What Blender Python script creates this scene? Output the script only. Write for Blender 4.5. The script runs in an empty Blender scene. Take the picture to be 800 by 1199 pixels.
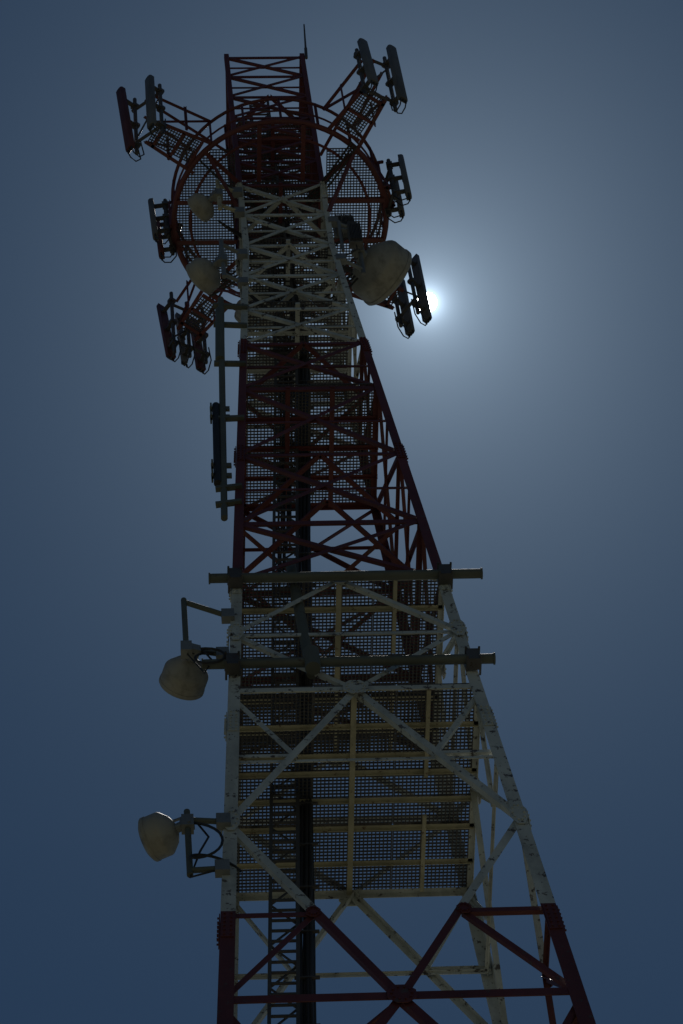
import bpy, math, random
from mathutils import Vector, Matrix
random.seed(7)
V=Vector
scene=bpy.context.scene
scene.view_settings.view_transform='Standard'
scene.view_settings.look='None'
scene.view_settings.exposure=0
SUN_AZ=math.radians(12.34); SUN_EL=math.radians(64.15)
SD=V((math.sin(SUN_AZ)*math.cos(SUN_EL),math.cos(SUN_AZ)*math.cos(SUN_EL),math.sin(SUN_EL)))

# ------------------------------------------------------------ materials
def newmat(name):
    m=bpy.data.materials.new(name); m.use_nodes=True
    nt=m.node_tree; b=nt.nodes['Principled BSDF']; return m,nt,b
def ramp(nt,stops,fac):
    r=nt.nodes.new('ShaderNodeValToRGB'); e=r.color_ramp.elements
    e[0].position,e[0].color=stops[0][0],(*stops[0][1],1)
    e[1].position,e[1].color=stops[-1][0],(*stops[-1][1],1)
    for p,c in stops[1:-1]:
        n=e.new(p); n.color=(*c,1)
    nt.links.new(fac,r.inputs['Fac']); return r.outputs['Color']
def noise(nt,scale,detail=6,rough=.6,stretch=None):
    t=nt.nodes.new('ShaderNodeTexCoord'); n=nt.nodes.new('ShaderNodeTexNoise')
    n.inputs['Scale'].default_value=scale; n.inputs['Detail'].default_value=detail; n.inputs['Roughness'].default_value=rough
    if stretch:
        mp=nt.nodes.new('ShaderNodeMapping'); mp.inputs['Scale'].default_value=stretch
        nt.links.new(t.outputs['Object'],mp.inputs['Vector']); nt.links.new(mp.outputs['Vector'],n.inputs['Vector'])
    else: nt.links.new(t.outputs['Object'],n.inputs['Vector'])
    return n.outputs['Fac']
def mixc(nt,fac,a,b):
    m=nt.nodes.new('ShaderNodeMix'); m.data_type='RGBA'
    nt.links.new(fac,m.inputs[0]); nt.links.new(a,m.inputs[6]); nt.links.new(b,m.inputs[7]); return m.outputs[2]
def painted(name,c1,c2,peel,peel_at,rough=.55,metal=0,scale=.9,stain=(.55,.8)):
    m,nt,b=newmat(name)
    base=ramp(nt,[(.3,c1),(.7,c2)],noise(nt,scale))
    dirty=ramp(nt,[(.3,tuple(x*.35 for x in c1)),(.7,tuple(x*.6 for x in c2))],noise(nt,9))
    sm=ramp(nt,[(stain[0],(0,0,0)),(stain[1],(.8,.8,.8))],noise(nt,2.2,8,.65,(1,1,.35)))
    base=mixc(nt,sm,base,dirty)
    chip=ramp(nt,[(peel_at,(0,0,0)),(peel_at+.03,(1,1,1))],noise(nt,7,8,.7))
    rust=ramp(nt,[(.3,peel),(.7,tuple(x*1.8 for x in peel))],noise(nt,25))
    nt.links.new(mixc(nt,chip,base,rust),b.inputs['Base Color'])
    b.inputs['Roughness'].default_value=rough; b.inputs['Metallic'].default_value=metal
    bp=nt.nodes.new('ShaderNodeBump'); bp.inputs['Strength'].default_value=.25; bp.inputs['Distance'].default_value=.01
    nt.links.new(noise(nt,30),bp.inputs['Height']); nt.links.new(bp.outputs['Normal'],b.inputs['Normal'])
    return m
WHITE=painted('white_tower_paint',(.44,.47,.45),(.62,.65,.61),(.07,.06,.055),.575,stain=(.47,.75))
RED=painted('red_tower_paint',(.085,.023,.024),(.15,.038,.037),(.06,.04,.038),.60)
CREAM=painted('cream_paint',(.38,.36,.25),(.52,.49,.35),(.12,.08,.05),.60,stain=(.47,.75))
GREY=painted('galvanised_steel',(.18,.19,.19),(.28,.29,.28),(.12,.09,.07),.66,.5,.4)
GRATE=painted('grating_steel',(.07,.07,.07),(.12,.115,.115),(.06,.04,.03),.6,.6,.3)
OLIVE=painted('weathered_pipe',(.08,.09,.075),(.13,.14,.115),(.06,.05,.04),.62,.6)
BLACK=painted('cable_rubber',(.02,.02,.022),(.035,.035,.035),(.03,.03,.03),.7,.6)
CONC=painted('footing_concrete',(.28,.27,.25),(.38,.37,.34),(.2,.19,.17),.66,.9)
def radome(name,c1,c2,tr):
    m,nt,b=newmat(name)
    col=ramp(nt,[(.3,c1),(.7,c2)],noise(nt,2.2,6,.6,(1,1,.35)))
    sm=ramp(nt,[(.48,(0,0,0)),(.72,(.7,.7,.7))],noise(nt,5,8,.65,(1,1,.25)))
    d=nt.nodes.new('ShaderNodeRGB'); d.outputs[0].default_value=(*[x*.45 for x in c1],1)
    col=mixc(nt,sm,col,d.outputs[0])
    nt.links.new(col,b.inputs['Base Color']); b.inputs['Roughness'].default_value=.6
    t=nt.nodes.new('ShaderNodeBsdfTranslucent'); nt.links.new(col,t.inputs['Color'])
    mx=nt.nodes.new('ShaderNodeMixShader'); mx.inputs[0].default_value=tr
    nt.links.new(b.outputs[0],mx.inputs[1]); nt.links.new(t.outputs[0],mx.inputs[2])
    nt.links.new(mx.outputs[0],nt.nodes['Material Output'].inputs['Surface']); return m
RADOME=radome('radome_fibreglass',(.29,.28,.245),(.40,.385,.335),.05)
PANEL=radome('panel_fibreglass',(.11,.11,.11),(.17,.17,.17),.02)
PRED=radome('panel_red_fibreglass',(.09,.025,.023),(.14,.04,.035),.02)
MATS=[WHITE,RED,CREAM,GREY,GRATE,OLIVE,BLACK,RADOME,PANEL,PRED,CONC]
W,R_,C_,G,GR,OL,BK,RD,PN,PR,CO=range(11)

# ------------------------------------------------------------ builder
class Bld:
    def __init__(s): s.v=[];s.f=[];s.m=[]
    def prism(s,p0,p1,poly,A,B,mat,caps=True,poly1=None):
        p0=V(p0);p1=V(p1);n=len(poly);k=len(s.v);poly1=poly1 or poly
        s.v+=[tuple(p0+A*a+B*b) for a,b in poly]+[tuple(p1+A*a+B*b) for a,b in poly1]
        for i in range(n):
            j=(i+1)%n; s.f.append((k+i,k+j,k+n+j,k+n+i)); s.m.append(mat)
        if caps:
            s.f.append(tuple(k+i for i in range(n-1,-1,-1))); s.f.append(tuple(k+n+i for i in range(n))); s.m+=[mat,mat]
    def frame(s,p0,p1,n):
        d=(V(p1)-V(p0)).normalized(); n=V(n); b=n-d*n.dot(d)
        if b.length<1e-4: b=d.orthogonal()
        b.normalize(); a=b.cross(d); return a,b
    def rect(s,p0,p1,w,t,n=(0,0,1),mat=0):
        a,b=s.frame(p0,p1,n); s.prism(p0,p1,[(-w/2,-t/2),(w/2,-t/2),(w/2,t/2),(-w/2,t/2)],a,b,mat)
    def ang(s,p0,p1,w,n,mat,t=.012):
        a,b=s.frame(p0,p1,n); s.prism(p0,p1,[(-w/2,0),(w/2,0),(w/2,t),(-w/2+t,t),(-w/2+t,w*.8),(-w/2,w*.8)],a,b,mat)
    def tube(s,p0,p1,r,mat,n=12,r1=None):
        a,b=s.frame(p0,p1,(0.3,0.2,1) if abs((V(p1)-V(p0)).normalized().z)<.9 else (1,0,0))
        c=[(math.cos(2*math.pi*i/n),math.sin(2*math.pi*i/n)) for i in range(n)]
        r1=r if r1 is None else r1
        s.prism(p0,p1,[(r*x,r*y) for x,y in c],a,b,mat,True,[(r1*x,r1*y) for x,y in c])
    def path(s,pts,r,mat,n=8,closed=False):
        pts=[V(p) for p in pts];N=len(pts);k=len(s.v);pb=None
        for i,p in enumerate(pts):
            if closed: d=pts[(i+1)%N]-pts[i-1]
            else: d=pts[min(i+1,N-1)]-pts[max(i-1,0)]
            d.normalize()
            ref=pb if pb is not None else d.orthogonal()
            if closed: ref=V((0,0,1))
            b=(ref-d*ref.dot(d)).normalized(); a=b.cross(d); pb=b
            for j in range(n):
                t=2*math.pi*j/n; s.v.append(tuple(p+a*r*math.cos(t)+b*r*math.sin(t)))
        for i in range(N if closed else N-1):
            for j in range(n):
                q=(i+1)%N;l=(j+1)%n
                s.f.append((k+i*n+j,k+i*n+l,k+q*n+l,k+q*n+j)); s.m.append(mat)
    def lathe(s,c,ax,prof,n=40):
        c=V(c);ax=V(ax).normalized();a=ax.cross(V((0,0,1)))
        if a.length<.01:a=V((1,0,0))
        a.normalize();b=ax.cross(a);k=len(s.v)
        for r,d,m in prof:
            for j in range(n):
                t=2*math.pi*j/n; s.v.append(tuple(c+ax*d+a*r*math.cos(t)+b*r*math.sin(t)))
        for i in range(len(prof)-1):
            for j in range(n):
                l=(j+1)%n; s.f.append((k+i*n+j,k+i*n+l,k+(i+1)*n+l,k+(i+1)*n+j)); s.m.append(prof[i+1][2])
    def loft(s,secs,mat):
        k=len(s.v);n=len(secs[0])
        for q in secs: s.v+=[tuple(x) for x in q]
        for i in range(len(secs)-1):
            for j in range(n):
                l=(j+1)%n; s.f.append((k+i*n+j,k+i*n+l,k+(i+1)*n+l,k+(i+1)*n+j)); s.m.append(mat)
        s.f.append(tuple(range(k+n-1,k-1,-1))); s.f.append(tuple(k+(len(secs)-1)*n+i for i in range(n))); s.m+=[mat,mat]
    def obj(s,name,parent=None):
        me=bpy.data.meshes.new(name); me.from_pydata(s.v,[],s.f)
        used=sorted(set(s.m)); mp={u:i for i,u in enumerate(used)}
        for u in used: me.materials.append(MATS[u])
        me.polygons.foreach_set('material_index',[mp[x] for x in s.m])
        import bmesh
        bm=bmesh.new(); bm.from_mesh(me); bmesh.ops.recalc_face_normals(bm,faces=bm.faces); bm.to_mesh(me); bm.free()
        me.polygons.foreach_set('use_smooth',[True]*len(me.polygons))
        me.set_sharp_from_angle(angle=math.radians(35))
        o=bpy.data.objects.new(name,me); scene.collection.objects.link(o)
        if parent: o.parent=parent
        return o

# ------------------------------------------------------------ tower
K=.0549; ZB=63.27
def h(z): return .9+max(0,K*(ZB-z))
def rot(k,p):
    x,y,z=p
    for _ in range(k): x,y=-y,x
    return V((x,y,z))
def fp(face,s,z,off=0): return rot(face,(s*h(z),-h(z)+off,z))
INW=[V((0,1,0)),V((-1,0,0)),V((0,-1,0)),V((1,0,0))]
bands=[(66.3,R_),(58.4,W),(48.75,R_),(38.84,W),(28.5,R_),(18.5,W),(8.5,R_),(-9,W)]
def cm(z):
    for a,m in bands:
        if z>=a: return m
    return W
def legw(z): return .105+max(0,min(.12,.0036*(66-z)))
tower=bpy.data.objects.new('lattice_communication_tower',None); scene.collection.objects.link(tower)

legs=Bld()
zs=[0,8.5,14.5,18.5,23.5,28.5,32,36.76,38.84,41.17,44.95,46.8,48.75,50.72,53.4,56.24,58.4,60,61.7,63.27,64.8,66.3,68.7,71.1,73.6]
for k in range(4):
    for a,b in zip(zs[:-1],zs[1:]):
        w0=legw(a);w1=legw(b);t=.018
        L=lambda w:[(0,0),(w,0),(w,t),(t,t),(t,w),(0,w)]
        p0=rot(k,(-h(a),-h(a),a));p1=rot(k,(-h(b),-h(b),b))
        A=rot(k,(1,0,0));B=rot(k,(0,1,0))
        legs.prism(p0,p1,L(w0),A,B,cm((a+b)/2),False,L(w1))
    for z in (38.5,48.4,58.1,66.0,28.2,18.2,8.2,53.4,44.0):
        for f_,sgn in ((k,-1),((k+3)%4,1)):
            w=legw(z)
            c0=fp(f_,sgn,z-.30,-.012);c1=fp(f_,sgn,z+.30,-.012)
            e=rot(f_,(-sgn,0,0))
            legs.rect(c0+e*w*.5,c1+e*w*.5,w*.86,.014,INW[f_],cm(z-.2))
            for q in range(6):
                pb=c0.lerp(c1,(q+.5)/6)
                for s2 in (.28,.72):
                    legs.tube(pb+e*w*s2-INW[f_]*.03,pb+e*w*s2,.016,cm(z-.2),6)
legs.obj('legs',tower)

br=Bld()
def brace(f_,s0,z0,s1,z1,w,off,mat=None):
    if mat is not None or abs(z1-z0)<.01:
        br.ang(fp(f_,s0,z0,off),fp(f_,s1,z1,off),w,INW[f_],cm((z0+z1)/2) if mat is None else mat); return
    p0,p1=fp(f_,s0,z0,off),fp(f_,s1,z1,off)
    ts=[0]+sorted((a-z0)/(z1-z0) for a,_ in bands if 0.02<(a-z0)/(z1-z0)<.98)+[1]
    for a,b in zip(ts[:-1],ts[1:]):
        br.ang(p0.lerp(p1,a),p0.lerp(p1,b),w,INW[f_],cm(z0+(z1-z0)*(a+b)/2))
def gusset(f_,s,z,wd,ht,off,mat,cut=.3):
    c=fp(f_,s,z,off-.03);X=rot(f_,(1,0,0));n=INW[f_]
    Zt=(fp(f_,s,z+1)-fp(f_,s,z)).normalized()
    a,b=wd/2,ht/2;ca=cut*wd;cb=cut*ht
    br.prism(c,c+n*.014,[(-a,-b+cb),(-a+ca,-b),(a-ca,-b),(a,-b+cb),(a,b-cb),(a-ca,b),(-a+ca,b),(-a,b-cb)],X,Zt,mat)
    for i in range(10):
        t=2*math.pi*i/10; q=c+X*a*.7*math.cos(t)+Zt*b*.7*math.sin(t)
        br.tube(q-n*.022,q,.017,mat,6)
def diamond(f_,za,zl,zt,w,hw,sub=True):
    for sg in (-1,1):
        brace(f_,0,za,sg*.97,zl,w,.03); brace(f_,sg*.97,zl,0,zt,w,.03)
        if sub:
            zm=(zl+za)/2-.16; sm=.97*(zm-za)/(zl-za)
            brace(f_,sg*.98,zm,sg*sm,zm,w*.8,.055); brace(f_,sg*.98,za+.05,sg*sm,zm,w*.75,.075)
            gusset(f_,sg*sm,zm,.2,.24,.04,cm(zm))
            zm=(zl+zt)/2; brace(f_,sg*.98,zm,sg*.5,zm,w*.6,.055); brace(f_,sg*.98,zt-.05,sg*.5,zm,w*.7,.075)
        gusset(f_,sg*.95,zl,.24,.58,.0,cm(zl-.1))
    brace(f_,-.99,zt,.99,zt,hw,.012,None)
    gusset(f_,0,zt,.38,.40,.01,cm(zt-.2))
def xpan(f_,z0,z1,w,hw,sec=False,top=True):
    brace(f_,-.97,z0,.97,z1,w,.022); brace(f_,.97,z0,-.97,z1,w,.036)
    if top: brace(f_,-.99,z1,.99,z1,hw,.05)
    if sec:
        zm=(z0+z1)/2
        brace(f_,-.98,zm,.98,zm,w*.7,.07)
for f_ in range(4):
    diamond(f_,.4,5,10,.16,.18); diamond(f_,10,14.5,19,.16,.18); diamond(f_,19,23.5,28,.15,.17)
    diamond(f_,28,32,36.76,.13,.15)
    diamond(f_,36.76,41.17,44.95,.115,.11)
    brace(f_,-.98,42.95,.98,42.95,.06,.09)
    diamond(f_,44.95,46.8,48.6,.085,.11,False)
    brace(f_,-.98,46.8,.98,46.8,.075,.06)
    xpan(f_,48.6,50.72,.085,.12)
    xpan(f_,50.72,53.4,.08,.08,True); xpan(f_,53.4,56.24,.08,.12,True)
    ups=[56.24,58.3,60,61.7,63.3,64.8,66.3,67.55,68.75,69.95,71.15,72.35,73.5]
    for a,b in zip(ups[:-1],ups[1:]):
        xpan(f_,a,b,.08 if a<66 else .07,.085 if a<66 else .075, True)
for z in (36.76,28,51.6,53.4,58.3,60.9,63.3,65.6,71.15):
    H=h(z)*.97
    pts=[V((0,-H,z-.06)),V((H,0,z-.06)),V((0,H,z-.06)),V((-H,0,z-.06))]
    for i in range(4): br.ang(pts[i],pts[(i+1)%4],.08,(0,0,1),cm(z-.3))
br.obj('bracing',tower)

# ---- gratings
def grating(b,x0,x1,y0,y1,z,sp=.06,w=.02,mat=GR,X=V((1,0,0)),Y=V((0,1,0)),O=V((0,0,0)),clipf=None):
    def seg(u0,v0,u1,v1,zz,ww,hh):
        p=O+X*u0+Y*v0+V((0,0,zz));q=O+X*u1+Y*v1+V((0,0,zz)); b.rect(p,q,ww,hh,(0,0,1),mat)
    n=int((x1-x0)/sp)
    for i in range(n+1):
        u=x0+(x1-x0)*i/n
        for a,c in (clipf('x',u) if clipf else [(y0,y1)]):
            if c-a>.02: seg(u,a,u,c,z,w,.022)
    n=int((y1-y0)/sp)
    for i in range(n+1):
        v=y0+(y1-y0)*i/n
        for a,c in (clipf('y',v) if clipf else [(x0,x1)]):
            if c-a>.02: seg(a,v,c,v,z+.024,w,.022)
pf=Bld()
def platform(z,jx,jy,jm,inset=.03,n=2):
    H=h(z)-inset
    for i in range(n):
        for j in range(n):
            x0=-H+2*H*i/n+.012;x1=-H+2*H*(i+1)/n-.012;y0=-H+2*H*j/n+.012;y1=-H+2*H*(j+1)/n-.012
            grating(pf,x0,x1,y0,y1,z+.08+random.uniform(0,.012))
    for y in jx: pf.ang((-H,y,z+.055),(H,y,z+.055),.07,(0,0,-1),jm)
    for x in jy: pf.rect((x,-H,z+.02),(x,H,z+.02),.085,.06,(0,0,1),jm)
platform(44.95,(-1.2,-.67,-.36,.14,.65,1.3),(-.02,),C_,n=3)
platform(48.6,(-1.1,-.1,.6,1.2),(-.0,),C_,n=3)
platform(56.24,(-.6,0,.6),(-.4,.4),R_)
platform(60.2,(-.4,.4),(0,),W)
platform(63.5,(-.4,.4),(0,),W)
platform(66.35,(-.4,.4),(0,),R_)
platform(69.6,(-.4,.4),(0,),R_)
for z,x in ((44.95,1.1),(48.6,.9)):
    for y0,y1 in ((-h(z)+.05,-.3),(.4,h(z)-.1)):
        pf.rect((x,y0,z-.02),(x,y1,z-.02),.06,.05,(0,0,1),C_)
pf.obj('platform_gratings',tower)

# ---- ring platform
rg=Bld()
def circ(r,z,n=72): return [(r*math.cos(2*math.pi*i/n),r*math.sin(2*math.pi*i/n),z) for i in range(n)]
RR=2.2
rg.path(circ(RR,66.45),.062,R_,8,True); rg.path(circ(RR,67.65),.036,R_,8,True)
rg.path(circ(RR-.02,67.05),.022,R_,6,True)
rg.path(circ(1.86,66.40),.03,R_,6,True)
for i in range(18):
    t=2*math.pi*(i+.5)/18; c,s=math.cos(t),math.sin(t)
    rg.ang((RR*c,RR*s,66.45),(RR*c,RR*s,67.65),.05,(c,s,0),R_)
for sx in (-1,1):
    for sy in (-1,1):
        rg.ang((sx*.85,sy*.85,66.38),(sx*1.56,sy*1.56,66.38),.09,(0,0,1),R_)
        rg.ang((sx*.9,sy*.45,66.36),(sx*2.15,sy*.45,66.36),.09,(0,0,1),R_)
        rg.ang((sx*.45,sy*.9,66.34),(sx*.45,sy*2.15,66.34),.09,(0,0,1),R_)
        rg.ang((sx*.9,sy*.9,64.8),(sx*1.5,sy*1.5,66.36),.07,(0,0,1),R_)
def mkclip(sx):
    def cf(ax,u):
        r=2.14
        if ax=='x':
            m=math.sqrt(max(0,r*r-u*u)); m=min(m,1.55); return [(-m,m)]
        m=math.sqrt(max(0,r*r-u*u))
        return [(.95,m)] if sx>0 else [(-m,-.95)]
    return cf
grating(rg,.95,2.14,-1.55,1.55,66.5,clipf=mkclip(1)); grating(rg,-2.14,-.95,-1.55,1.55,66.5,clipf=mkclip(-1))
rg.obj('ring_platform',tower)

# ---- ladder and cable run
ld=Bld()
def lx(z): return -h(z)+.86 if z<62 else -.14
def cx_(z): return -h(z)+1.2 if z<62 else .12
zl=[2,10,20,28,36,40,44,48,52,56,60,62,66,70,73]
for dx in (-.2,.2):
    for a,b in zip(zl[:-1],zl[1:]): ld.ang((lx(a)+dx,0,a),(lx(b)+dx,0,b),.055,(0,1,0),GR)
z=2
while z<73:
    ld.rect((lx(z)-.2,0.02,z),(lx(z)+.2,.02,z),.035,.035,(0,0,1),GR); z+=.25
z=30
i=0
while z<65:
    s=1 if i%2 else -1
    ld.rect((lx(z)-.2*s,.28,z),(lx(z+.5)+.2*s,.28,z+.5),.03,.02,(0,1,0),GR); z+=.5;i+=1
for dx in (-.2,.2):
    for a,b in zip(zl[:-1],zl[1:]): ld.ang((lx(a)+dx,.28,a),(lx(b)+dx,.28,b),.05,(0,1,0),GR)
ld.obj('climbing_ladder',tower)
cb=Bld()
offs=[(-.13,0),(-.085,.05),(-.04,.0),(.005,.05),(.05,0),(.09,.05),(.0,-.05),(.05,-.055),(-.08,-.045)]
for j,(dx,dy) in enumerate(offs):
    pts=[];z=.5;top=[73,66,68,66.5,70,63,65.5,61,67][j]
    while z<=top:
        pts.append((cx_(z)+dx+random.uniform(-.008,.008)+.01*math.sin(z*.7+j),.18+dy,z)); z+=1
    cb.path(pts,[.03,.026,.032,.024,.03,.022,.028,.026,.02][j],BK,7)
for j in range(7):
    dx=-.09+.035*j; pts=[]; z=52+j*.3
    while z<=65+j:
        pts.append((cx_(z)-.36+dx+.012*math.sin(z*.9+j*2),.42+.03*(j%2),z)); z+=1
    cb.path(pts,.021,BK,6)
z=2
while z<66:
    cb.rect((cx_(z)-.19,.12,z),(cx_(z)+.17,.12,z),.05,.03,(0,0,1),GR); z+=1.1
for (p,q) in (((.15,.2,62.5),(1.3,-.3,63)),((.1,.2,65.5),(-1.3,-.6,65)),((.12,.2,66.6),(1.7,1.2,66.3)),((.1,.2,66.6),(-1.5,1.6,66.3)),((.1,.2,66.8),(1.5,-1.7,66.4)),((.1,.2,66.8),(-1.6,-1.3,66.4)),((.1,.2,61.8),(-1.3,-1.1,61.6))):
    p=V(p);q=V(q)
    for d in (-.05,.0,.05):
        cb.path([p.lerp(q,t/8)+V((d,d,(-.35-d)*math.sin(math.pi*t/8))) for t in range(9)],.022,BK,6)
cb.obj('feeder_cables',tower)

# ---- mounting poles on the front face
mp=Bld()
for z,x0,x1,r in ((48.38,-2.07,2.25,.078),(45.52,-2.27,2.14,.078)):
    y=-h(z)-.14
    mp.tube((x0,y,z),(x1,y,z),r,OL,14)
    for x in (x0,x1): mp.tube((x-.012,y,z),(x+.012,y,z),r+.016,OL,14)
    for sx in (-1,1):
        x=sx*h(z)*.97
        mp.rect((x,y,z-.15),(x,y,z+.15),.2,.2,(0,1,0),GR)
        for q in (-.1,.1): mp.tube((x+q,y-.14,z+.13),(x+q,y+.2,z+.13),.018,GR,6); mp.tube((x+q,y-.14,z-.13),(x+q,y+.2,z-.13),.018,GR,6)
mp.tube((-.62,-h(47)-.02,45.5),(-.72,-1.4,49.6),.085,OL,14)
mp.tube((-.62,-h(46)-.22,45.25),(-.62,-h(46)-.22,45.75),.12,OL,14)
mp.tube((-1.46,-1.15,60.2),(-1.74,-1.55,50.9),.06,OL,10)
mp.tube((-1.58,-1.30,57.3),(-1.50,-1.20,59.6),.09,OL,10)
for z in (59.9,59.0,57.2,52.0,51.4,54.8): 
    t=(60.2-z)/9.3; x=-1.46-.28*t;y=-1.15-.4*t
    mp.rect((x-.14,y,z),(-h(z)+.12,-h(z)-.03,z),.09,.08,(0,0,1),OL)
mp.obj('mounting_poles',tower)

# ---- outriggers to the sector frames
orr=Bld()
def outrig(root,tip,wd,zlo=66.42,gr=True,upper=True):
    root=V((*root,0));tip=V((*tip,0));d=(tip-root);L=d.length;d.normalize();s=V((-d.y,d.x,0));n=V((0,0,1))
    Z=n*zlo
    for sg in (-1,1):
        a=root+s*sg*wd*.75+Z;b=tip+s*sg*wd/2+Z
        orr.ang(a,b,.075,n,R_)
        if upper: orr.ang(a+n*1.2,b+n*1.35,.06,n,R_); orr.ang(a+n*1.2,b,.05,n,R_); orr.ang(a+d*L*.5,a+d*L*.5+n*1.25,.05,s,R_)
    for t in (.15,.5,.85): orr.ang(root+d*L*t-s*wd*.6+Z,root+d*L*t+s*wd*.6+Z,.06,n,R_)
    if gr: grating(orr,.15*L,L*.95,-wd*.5,wd*.5,zlo+.08,X=d,Y=s,O=root)
outrig((1.25,-1.75),(1.95,-2.85),.5)
outrig((-1.6,-1.4),(-2.65,-2.0),.5)
outrig((1.6,1.4),(2.5,1.85),.45)
outrig((-1.3,1.7),(-1.95,2.6),.45)
outrig((2.1,-.45),(2.3,-.52),.4,gr=False); outrig((-2.1,.35),(-2.25,.4),.4,gr=False)
orr.ang((-.9,-.9,67.7),(-2.75,-2.1,67.9),.06,(0,0,1),R_); orr.ang((.9,-.9,67.7),(2.0,-2.95,67.9),.06,(0,0,1),R_)
orr.obj('antenna_outriggers',tower)

ft=Bld()
for sx in (-1,1):
    for sy in (-1,1):
        x,y=sx*h(0),sy*h(0)
        ft.rect((x,y,-.5),(x,y,.35),1.3,1.3,(0,1,0),CO)
        ft.rect((x,y,.352),(x,y,.39),.6,.6,(0,1,0),GR)
ft.obj('concrete_footings',tower)

# ------------------------------------------------------------ antennas
def panel_antenna(x,y,zc,az,L=2.7,wd=.25,dp=.13,tilt=3,mat=PN,pipe=True,pl=None):
    b=Bld(); o=V((math.cos(az),math.sin(az),0)); s=V((-o.y,o.x,0))
    tr=math.radians(tilt); up=(V((0,0,1))*math.cos(tr)+o*math.sin(tr)); on=(o*math.cos(tr)-V((0,0,1))*math.sin(tr))
    c=V((x,y,zc))
    sec=[]
    prof=[(-wd/2,-dp/2),(wd/2,-dp/2),(wd/2,dp*.15),(wd*.38,dp*.42),(wd*.15,dp/2),(-wd*.15,dp/2),(-wd*.38,dp*.42),(-wd/2,dp*.15)]
    for t,k in ((-L/2,.82),(-L/2+.03,1),(L/2-.03,1),(L/2,.82)):
        sec.append([c+up*t+s*a*k+on*bb*k for a,bb in prof])
    b.loft(sec,mat)
    for q in (-.06,.06,0): b.tube(c-up*(L/2+.09)+s*q,c-up*(L/2-.01)+s*q,.022,BK,8)
    pc=c-o*.27; pl=pl or L*1.0
    if pipe:
        b.tube(pc-V((0,0,pl/2)),pc+V((0,0,pl/2)),.042,GR,10)
    for t in (-L*.36,0,L*.36):
        a=c+up*t-on*dp/2; q=V((pc.x,pc.y,a.z))
        b.rect(a,q-o*.05,.08,.06,(0,0,1),GR); b.rect(a-up*.06,a+up*.06,.16,.02,on,GR)
        b.rect(q-V((0,0,.06)),q+V((0,0,.06)),.14,.13,o,GR)
    for q in (-.06,.06):
        p0=c-up*(L/2+.09)+s*q
        pts=[p0,p0-V((0,0,.14))-o*.05,p0-V((0,0,.18))-o*.18,p0-o*.30+V((0,0,.1)),V((pc.x,pc.y,zc-L/2+.7))+s*q-o*.05]
        b.path(pts,.014,BK,6)
    return b
def frame_bars(b,p,q,zs_):
    for z_ in zs_: b.tube((p[0],p[1],z_),(q[0],q[1],z_),.035,GR,8)
    b.tube((p[0],p[1],zs_[0]),(q[0],q[1],zs_[1]),.02,GR,8)
def inner(x,y,a): return (x-.27*math.cos(a),y-.27*math.sin(a))
ZC=67.0
groups=[
 (math.radians(-58),[(1.80,-3.26,2.5,-2,PN),(2.40,-3.0,2.9,0,PN)]),
 (math.radians(215),[(-3.18,-2.05,2.9,4,PR),(-2.66,-2.42,2.6,0,PN)]),
 (math.radians(-10),[(2.62,-.70,2.0,0,PN),(2.50,-.25,1.7,0,PN)]),
 (math.radians(38),[(3.04,1.86,3.1,0,PN),(2.72,2.30,2.5,0,PN)]),
 (math.radians(172),[(-2.62,.20,1.8,2,PN),(-2.5,.62,1.8,2,PR)]),
 (math.radians(125),[(-2.38,2.80,2.9,5,PR),(-1.72,3.12,2.6,3,PR)])]
for a,ps in groups:
    ends=[]
    for i,(x,y,L,t,m) in enumerate(ps):
        b=panel_antenna(x,y,ZC,a,L,.21,.12,t,m)
        ends.append(inner(x,y,a))
        if i==len(ps)-1:
            ux,uy=ends[1][0]-ends[0][0],ends[1][1]-ends[0][1]
            e0=(ends[0][0]-ux*.12,ends[0][1]-uy*.12);e1=(ends[1][0]+ux*.12,ends[1][1]+uy*.12)
            d=L*.34
            frame_bars(b,e0,e1,(ZC-d,ZC+d))
        b.obj('panel_antenna')
panel_antenna(-2.06,2.92,66.9,math.radians(125),2.6,.12,.1,3,PN).obj('panel_antenna')

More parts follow.
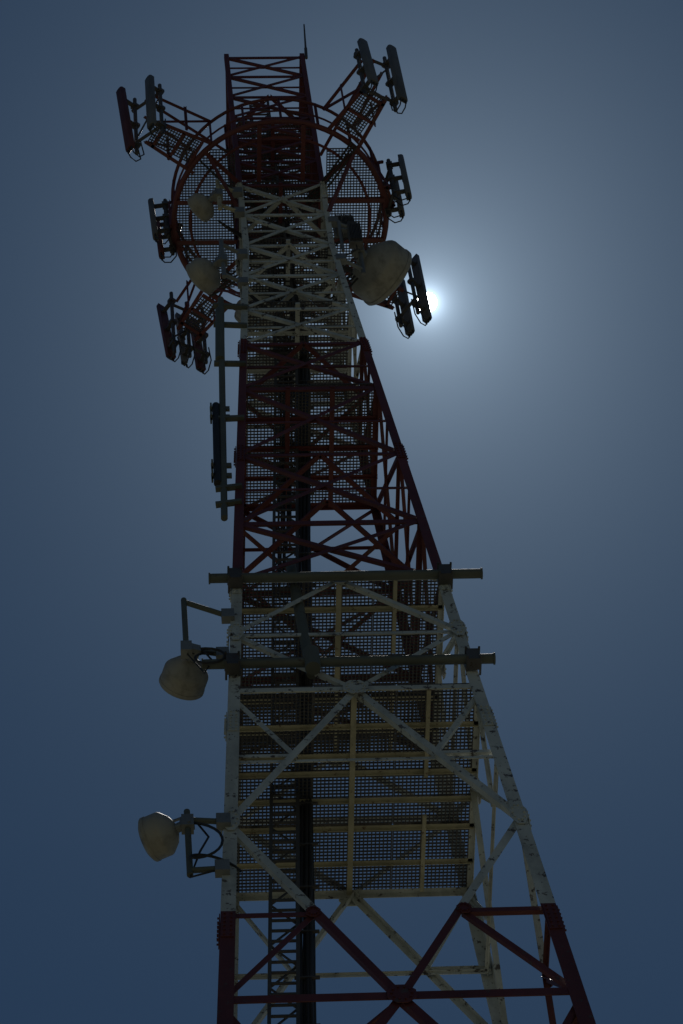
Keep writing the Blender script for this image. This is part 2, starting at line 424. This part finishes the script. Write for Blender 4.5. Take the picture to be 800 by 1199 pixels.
def dish(c,ax,R,dep,pipe_xy=None,pz=(0,0),arms=(),loop=False,name='microwave_dish_antenna',mats=(RD,RD,RD),rr=.045,armm=G):
    b=Bld();c=V(c);ax=V(ax).normalized()
    mb,md,mf=mats
    prof=[(.001,-dep*.55,mb),(R*.28,-dep*.54,mb),(R*.62,-dep*.40,mb),(R*.93,-dep*.12,mb),(R*.98,-dep*.06,mb),(R*1.0,0,mb),(R*1.0,dep*.5,md),(R*1.025,dep*.5,md),(R*1.025,dep*.62,md),(R*.97,dep*.68,mf),(R*.75,dep*.78,mf),(R*.4,dep*.85,mf),(.001,dep*.87,mf)]
    b.lathe(c,ax,prof)
    hub=c-ax*dep*.55
    b.tube(hub+ax*.06,hub-ax*.10,R*.22,G,16); b.rect(hub-ax*.08,hub-ax*.24,.16,.16,(0,0,1),G)
    if pipe_xy:
        p=V((*pipe_xy,0))
        b.tube(p+V((0,0,pz[0])),p+V((0,0,pz[1])),rr,armm,12)
        q=V((p.x,p.y,hub.z))
        b.rect(hub-ax*.2,q,.09,.12,(0,0,1),G); b.rect(q-V((0,0,.13)),q+V((0,0,.13)),.17,.17,(0,1,0),G)
        b.rect(c-ax*dep*.1+V((0,0,R*.7)),q+V((0,0,.2)),.03,.03,(0,0,1),G)
        for z_,end in arms:
            b.tube((p.x,p.y,z_),end,rr*.95,armm,12)
            b.rect(V(end)-V((0,0,.12)),V(end)+V((0,0,.12)),.2,.14,(0,1,0),G)
        if loop:
            st=hub-ax*.2; e=V(arms[-1][1])
            pts=[]
            for t in range(25):
                u=t/24; a_=u*2*math.pi*1.15
                pts.append(st.lerp(e,u*.9)+V((.30*math.sin(a_)+.05,-.12*math.sin(a_*.5),-.30*(1-math.cos(a_))*.9)))
            b.path(pts,.02,BK,6)
            pts=[st+V((.1,0,0)),st+V((.25,0,-.35)),st+V((.12,.0,-.7)),V((p.x,p.y,pz[0]-.05)),e]
            b.path(pts,.016,BK,6)
    return b.obj(name)
dish((-2.50,-1.62,45.95),(-.30,.93,0),.35,.42,(-2.50,-2.02),(45.9,47.45),((47.38,(-1.82,-1.80,47.30)),(45.98,(-1.95,-1.9,45.98))),True,armm=OL)
dish((-2.95,-2.05,40.98),(-.9,.42,0),.32,.36,(-2.62,-2.2),(39.75,41.3),((41.08,(-2.12,-2.16,41.08)),(39.86,(-2.18,-2.22,39.86))),True,armm=OL)
dish((1.73,-.30,63.4),(.75,.66,0),.66,.60,(1.42,-.66),(62.3,64.6),((64.4,(.95,-.85,64.4)),(62.5,(.98,-.9,62.5))))
dish((-1.62,-.9,65.2),(-.75,.66,0),.30,.28,(-1.32,-1.12),(64.5,65.9),((65.7,(-.92,-.95,65.7)),(64.7,(-.92,-.95,64.7))),armm=C_)
dish((-1.66,-.95,61.85),(-.72,.69,0),.36,.36,(-1.36,-1.2),(61.1,62.8),((62.6,(-.95,-.98,62.6)),(61.2,(-1.0,-1.02,61.2))))
dish((-.50,1.45,65.3),(-.1,1,0),.46,.4,(-.45,1.15),(64.5,66.2),((66.0,(-.4,.92,66.0)),(64.7,(-.4,.92,64.7))))
dish((-.25,1.55,62.9),(.1,1,0),.46,.42,(-.25,1.25),(62.1,63.8),((63.6,(-.25,.95,63.6)),(62.3,(-.25,.97,62.3))))
def radio(c,s):
    b=Bld();c=V(c)
    b.rect(c-V((0,0,s[2]/2)),c+V((0,0,s[2]/2)),s[0],s[1],(0,1,0),PN)
    for i in range(9):
        x=-s[0]/2+s[0]*(i+.5)/9; b.rect(c+V((x,-s[1]/2-.03,-s[2]*.45)),c+V((x,-s[1]/2-.03,s[2]*.45)),.012,.06,(0,1,0),GR)
    b.rect(c+V((-s[0]/2-.12,0,s[2]*.3)),c+V((-s[0]/2,0,s[2]*.3)),.08,.06,(0,0,1),G)
    b.tube(c+V((-s[0]/2-.15,0,-s[2]*.8)),c+V((-s[0]/2-.15,0,s[2]*.8)),.035,G,10)
    b.path([c+V((0,0,-s[2]/2)),c+V((0,0,-s[2]/2-.2)),c+V((-.3,0.1,-s[2]/2-.35)),c+V((-.6,.2,-s[2]/2))],.015,BK,6)
    b.obj('remote_radio_unit')
radio((1.33,-.9,63.6),(.26,.16,.9)); radio((1.28,-.6,64.7),(.26,.18,.6)); radio((1.25,-.3,65.4),(.34,.2,.7))
b=Bld()
b.tube((-1.80,-1.50,52.2),(-1.72,-1.34,55.4),.07,BK,14); b.tube((-1.72,-1.34,55.4),(-1.718,-1.336,55.48),.06,BK,14,.03)
for z_ in (52.5,52.9,54.9,55.25):
    t=(z_-52.2)/3.2;x=-1.8+.08*t;y=-1.5+.16*t
    b.rect((x-.11,y,z_),(x+.24,y,z_),.05,.12,(0,0,1),OL)
    b.rect((x-.09,y-.1,z_),(x-.09,y+.1,z_),.03,.12,(0,0,1),OL)
b.obj('dipole_antenna')
b=Bld()
b.tube((.93,-.9,73.3),(.95,-.9,73.9),.035,GR,8); b.tube((.95,-.9,73.9),(1.0,-.9,75.4),.024,GR,8,.016)
b.obj('whip_antenna')

# ------------------------------------------------------------ ground
gm,nt,bb=newmat('dry_ground')
c1=ramp(nt,[(.3,(.11,.10,.07)),(.5,(.14,.13,.09)),(.7,(.07,.09,.045))],noise(nt,.05,10,.65))
c2=ramp(nt,[(.35,(.05,.07,.03)),(.65,(.20,.18,.14))],noise(nt,1.5,8,.7))
mx=nt.nodes.new('ShaderNodeMix'); mx.data_type='RGBA'; mx.inputs[0].default_value=.4
nt.links.new(c1,mx.inputs[6]); nt.links.new(c2,mx.inputs[7]); nt.links.new(mx.outputs[2],bb.inputs['Base Color']); bb.inputs['Roughness'].default_value=.95
me=bpy.data.meshes.new('ground'); N=40;ext=3000;vs=[];fs=[]
for i in range(N+1):
    for j in range(N+1):
        x=-ext+2*ext*i/N;y=-ext+2*ext*j/N; r=math.hypot(x,y)
        vs.append((x,y,0 if r<200 else 4*math.sin(x*.004)*math.cos(y*.005)*min(1,(r-200)/400)))
for i in range(N):
    for j in range(N): k=i*(N+1)+j; fs.append((k,k+N+1,k+N+2,k+1))
me.from_pydata(vs,[],fs); me.materials.append(gm)
go=bpy.data.objects.new('ground',me); scene.collection.objects.link(go)

# ------------------------------------------------------------ sky + sun
w=bpy.data.worlds.new('World'); scene.world=w; w.use_nodes=True; w.name='sky'
nt=w.node_tree; bg=nt.nodes['Background']; L=nt.links
sky=nt.nodes.new('ShaderNodeTexSky'); sky.sky_type='NISHITA'; sky.sun_disc=False
sky.sun_elevation=SUN_EL; sky.sun_rotation=SUN_AZ; sky.dust_density=.15; sky.air_density=1.0; sky.ozone_density=3
bg.inputs['Strength'].default_value=.015
tint=nt.nodes.new('ShaderNodeMix'); tint.data_type='RGBA'; tint.blend_type='MULTIPLY'; tint.inputs[0].default_value=1
tint.inputs[7].default_value=(.60,.94,1.14,1)
L.new(sky.outputs[0],tint.inputs[6]); L.new(tint.outputs[2],bg.inputs['Color'])
tc=nt.nodes.new('ShaderNodeTexCoord')
nrm=nt.nodes.new('ShaderNodeVectorMath'); nrm.operation='NORMALIZE'; L.new(tc.outputs['Generated'],nrm.inputs[0])
sub=nt.nodes.new('ShaderNodeVectorMath'); sub.operation='DISTANCE'; L.new(nrm.outputs[0],sub.inputs[0]); sub.inputs[1].default_value=SD
def mth(op,a,b=None):
    n=nt.nodes.new('ShaderNodeMath'); n.operation=op
    for i,x in enumerate((a,b)):
        if x is None: continue
        if isinstance(x,(int,float)): n.inputs[i].default_value=x
        else: L.new(x,n.inputs[i])
    return n.outputs[0]
th=sub.outputs['Value']
def expo(amp,deg): return mth('MULTIPLY',mth('EXPONENT',mth('MULTIPLY',th,-1/math.radians(deg))),amp)
aur=mth('ADD',mth('ADD',expo(.25,3.0),expo(.35,.55)),expo(2.5,.13))
disc=mth('MULTIPLY',mth('LESS_THAN',th,math.radians(.17)),25)
bg2=nt.nodes.new('ShaderNodeBackground'); bg2.inputs['Color'].default_value=(.76,.98,1.2,1); L.new(aur,bg2.inputs['Strength'])
bg3=nt.nodes.new('ShaderNodeBackground'); bg3.inputs['Color'].default_value=(1,.97,.9,1); L.new(disc,bg3.inputs['Strength'])
a1=nt.nodes.new('ShaderNodeAddShader'); a2=nt.nodes.new('ShaderNodeAddShader')
L.new(bg.outputs[0],a1.inputs[0]); L.new(bg2.outputs[0],a1.inputs[1]); L.new(a1.outputs[0],a2.inputs[0]); L.new(bg3.outputs[0],a2.inputs[1])
L.new(a2.outputs[0],nt.nodes['World Output'].inputs['Surface'])
sl=bpy.data.lights.new('sun','SUN'); sl.energy=2.0; sl.angle=math.radians(.5); sl.color=(1,.96,.9)
so=bpy.data.objects.new('sun',sl); scene.collection.objects.link(so); so.rotation_euler=(-SD).to_track_quat('-Z','Y').to_euler(); so.location=SD*200

# ------------------------------------------------------------ camera
cam=bpy.data.cameras.new('camera'); co=bpy.data.objects.new('camera',cam); scene.collection.objects.link(co); scene.camera=co
cam.sensor_fit='VERTICAL'; cam.sensor_height=36; cam.lens=120.1; cam.clip_start=.1; cam.clip_end=9000
Rv=V((.99758,-.01759,-.06729));Uv=V((.017,-.87652,.48107));Fv=V((.06744,.48105,.87409))
M=Matrix((( Rv.x,Uv.x,-Fv.x,-3.609),(Rv.y,Uv.y,-Fv.y,-28.76),(Rv.z,Uv.z,-Fv.z,1.6),(0,0,0,1)))
co.matrix_world=M
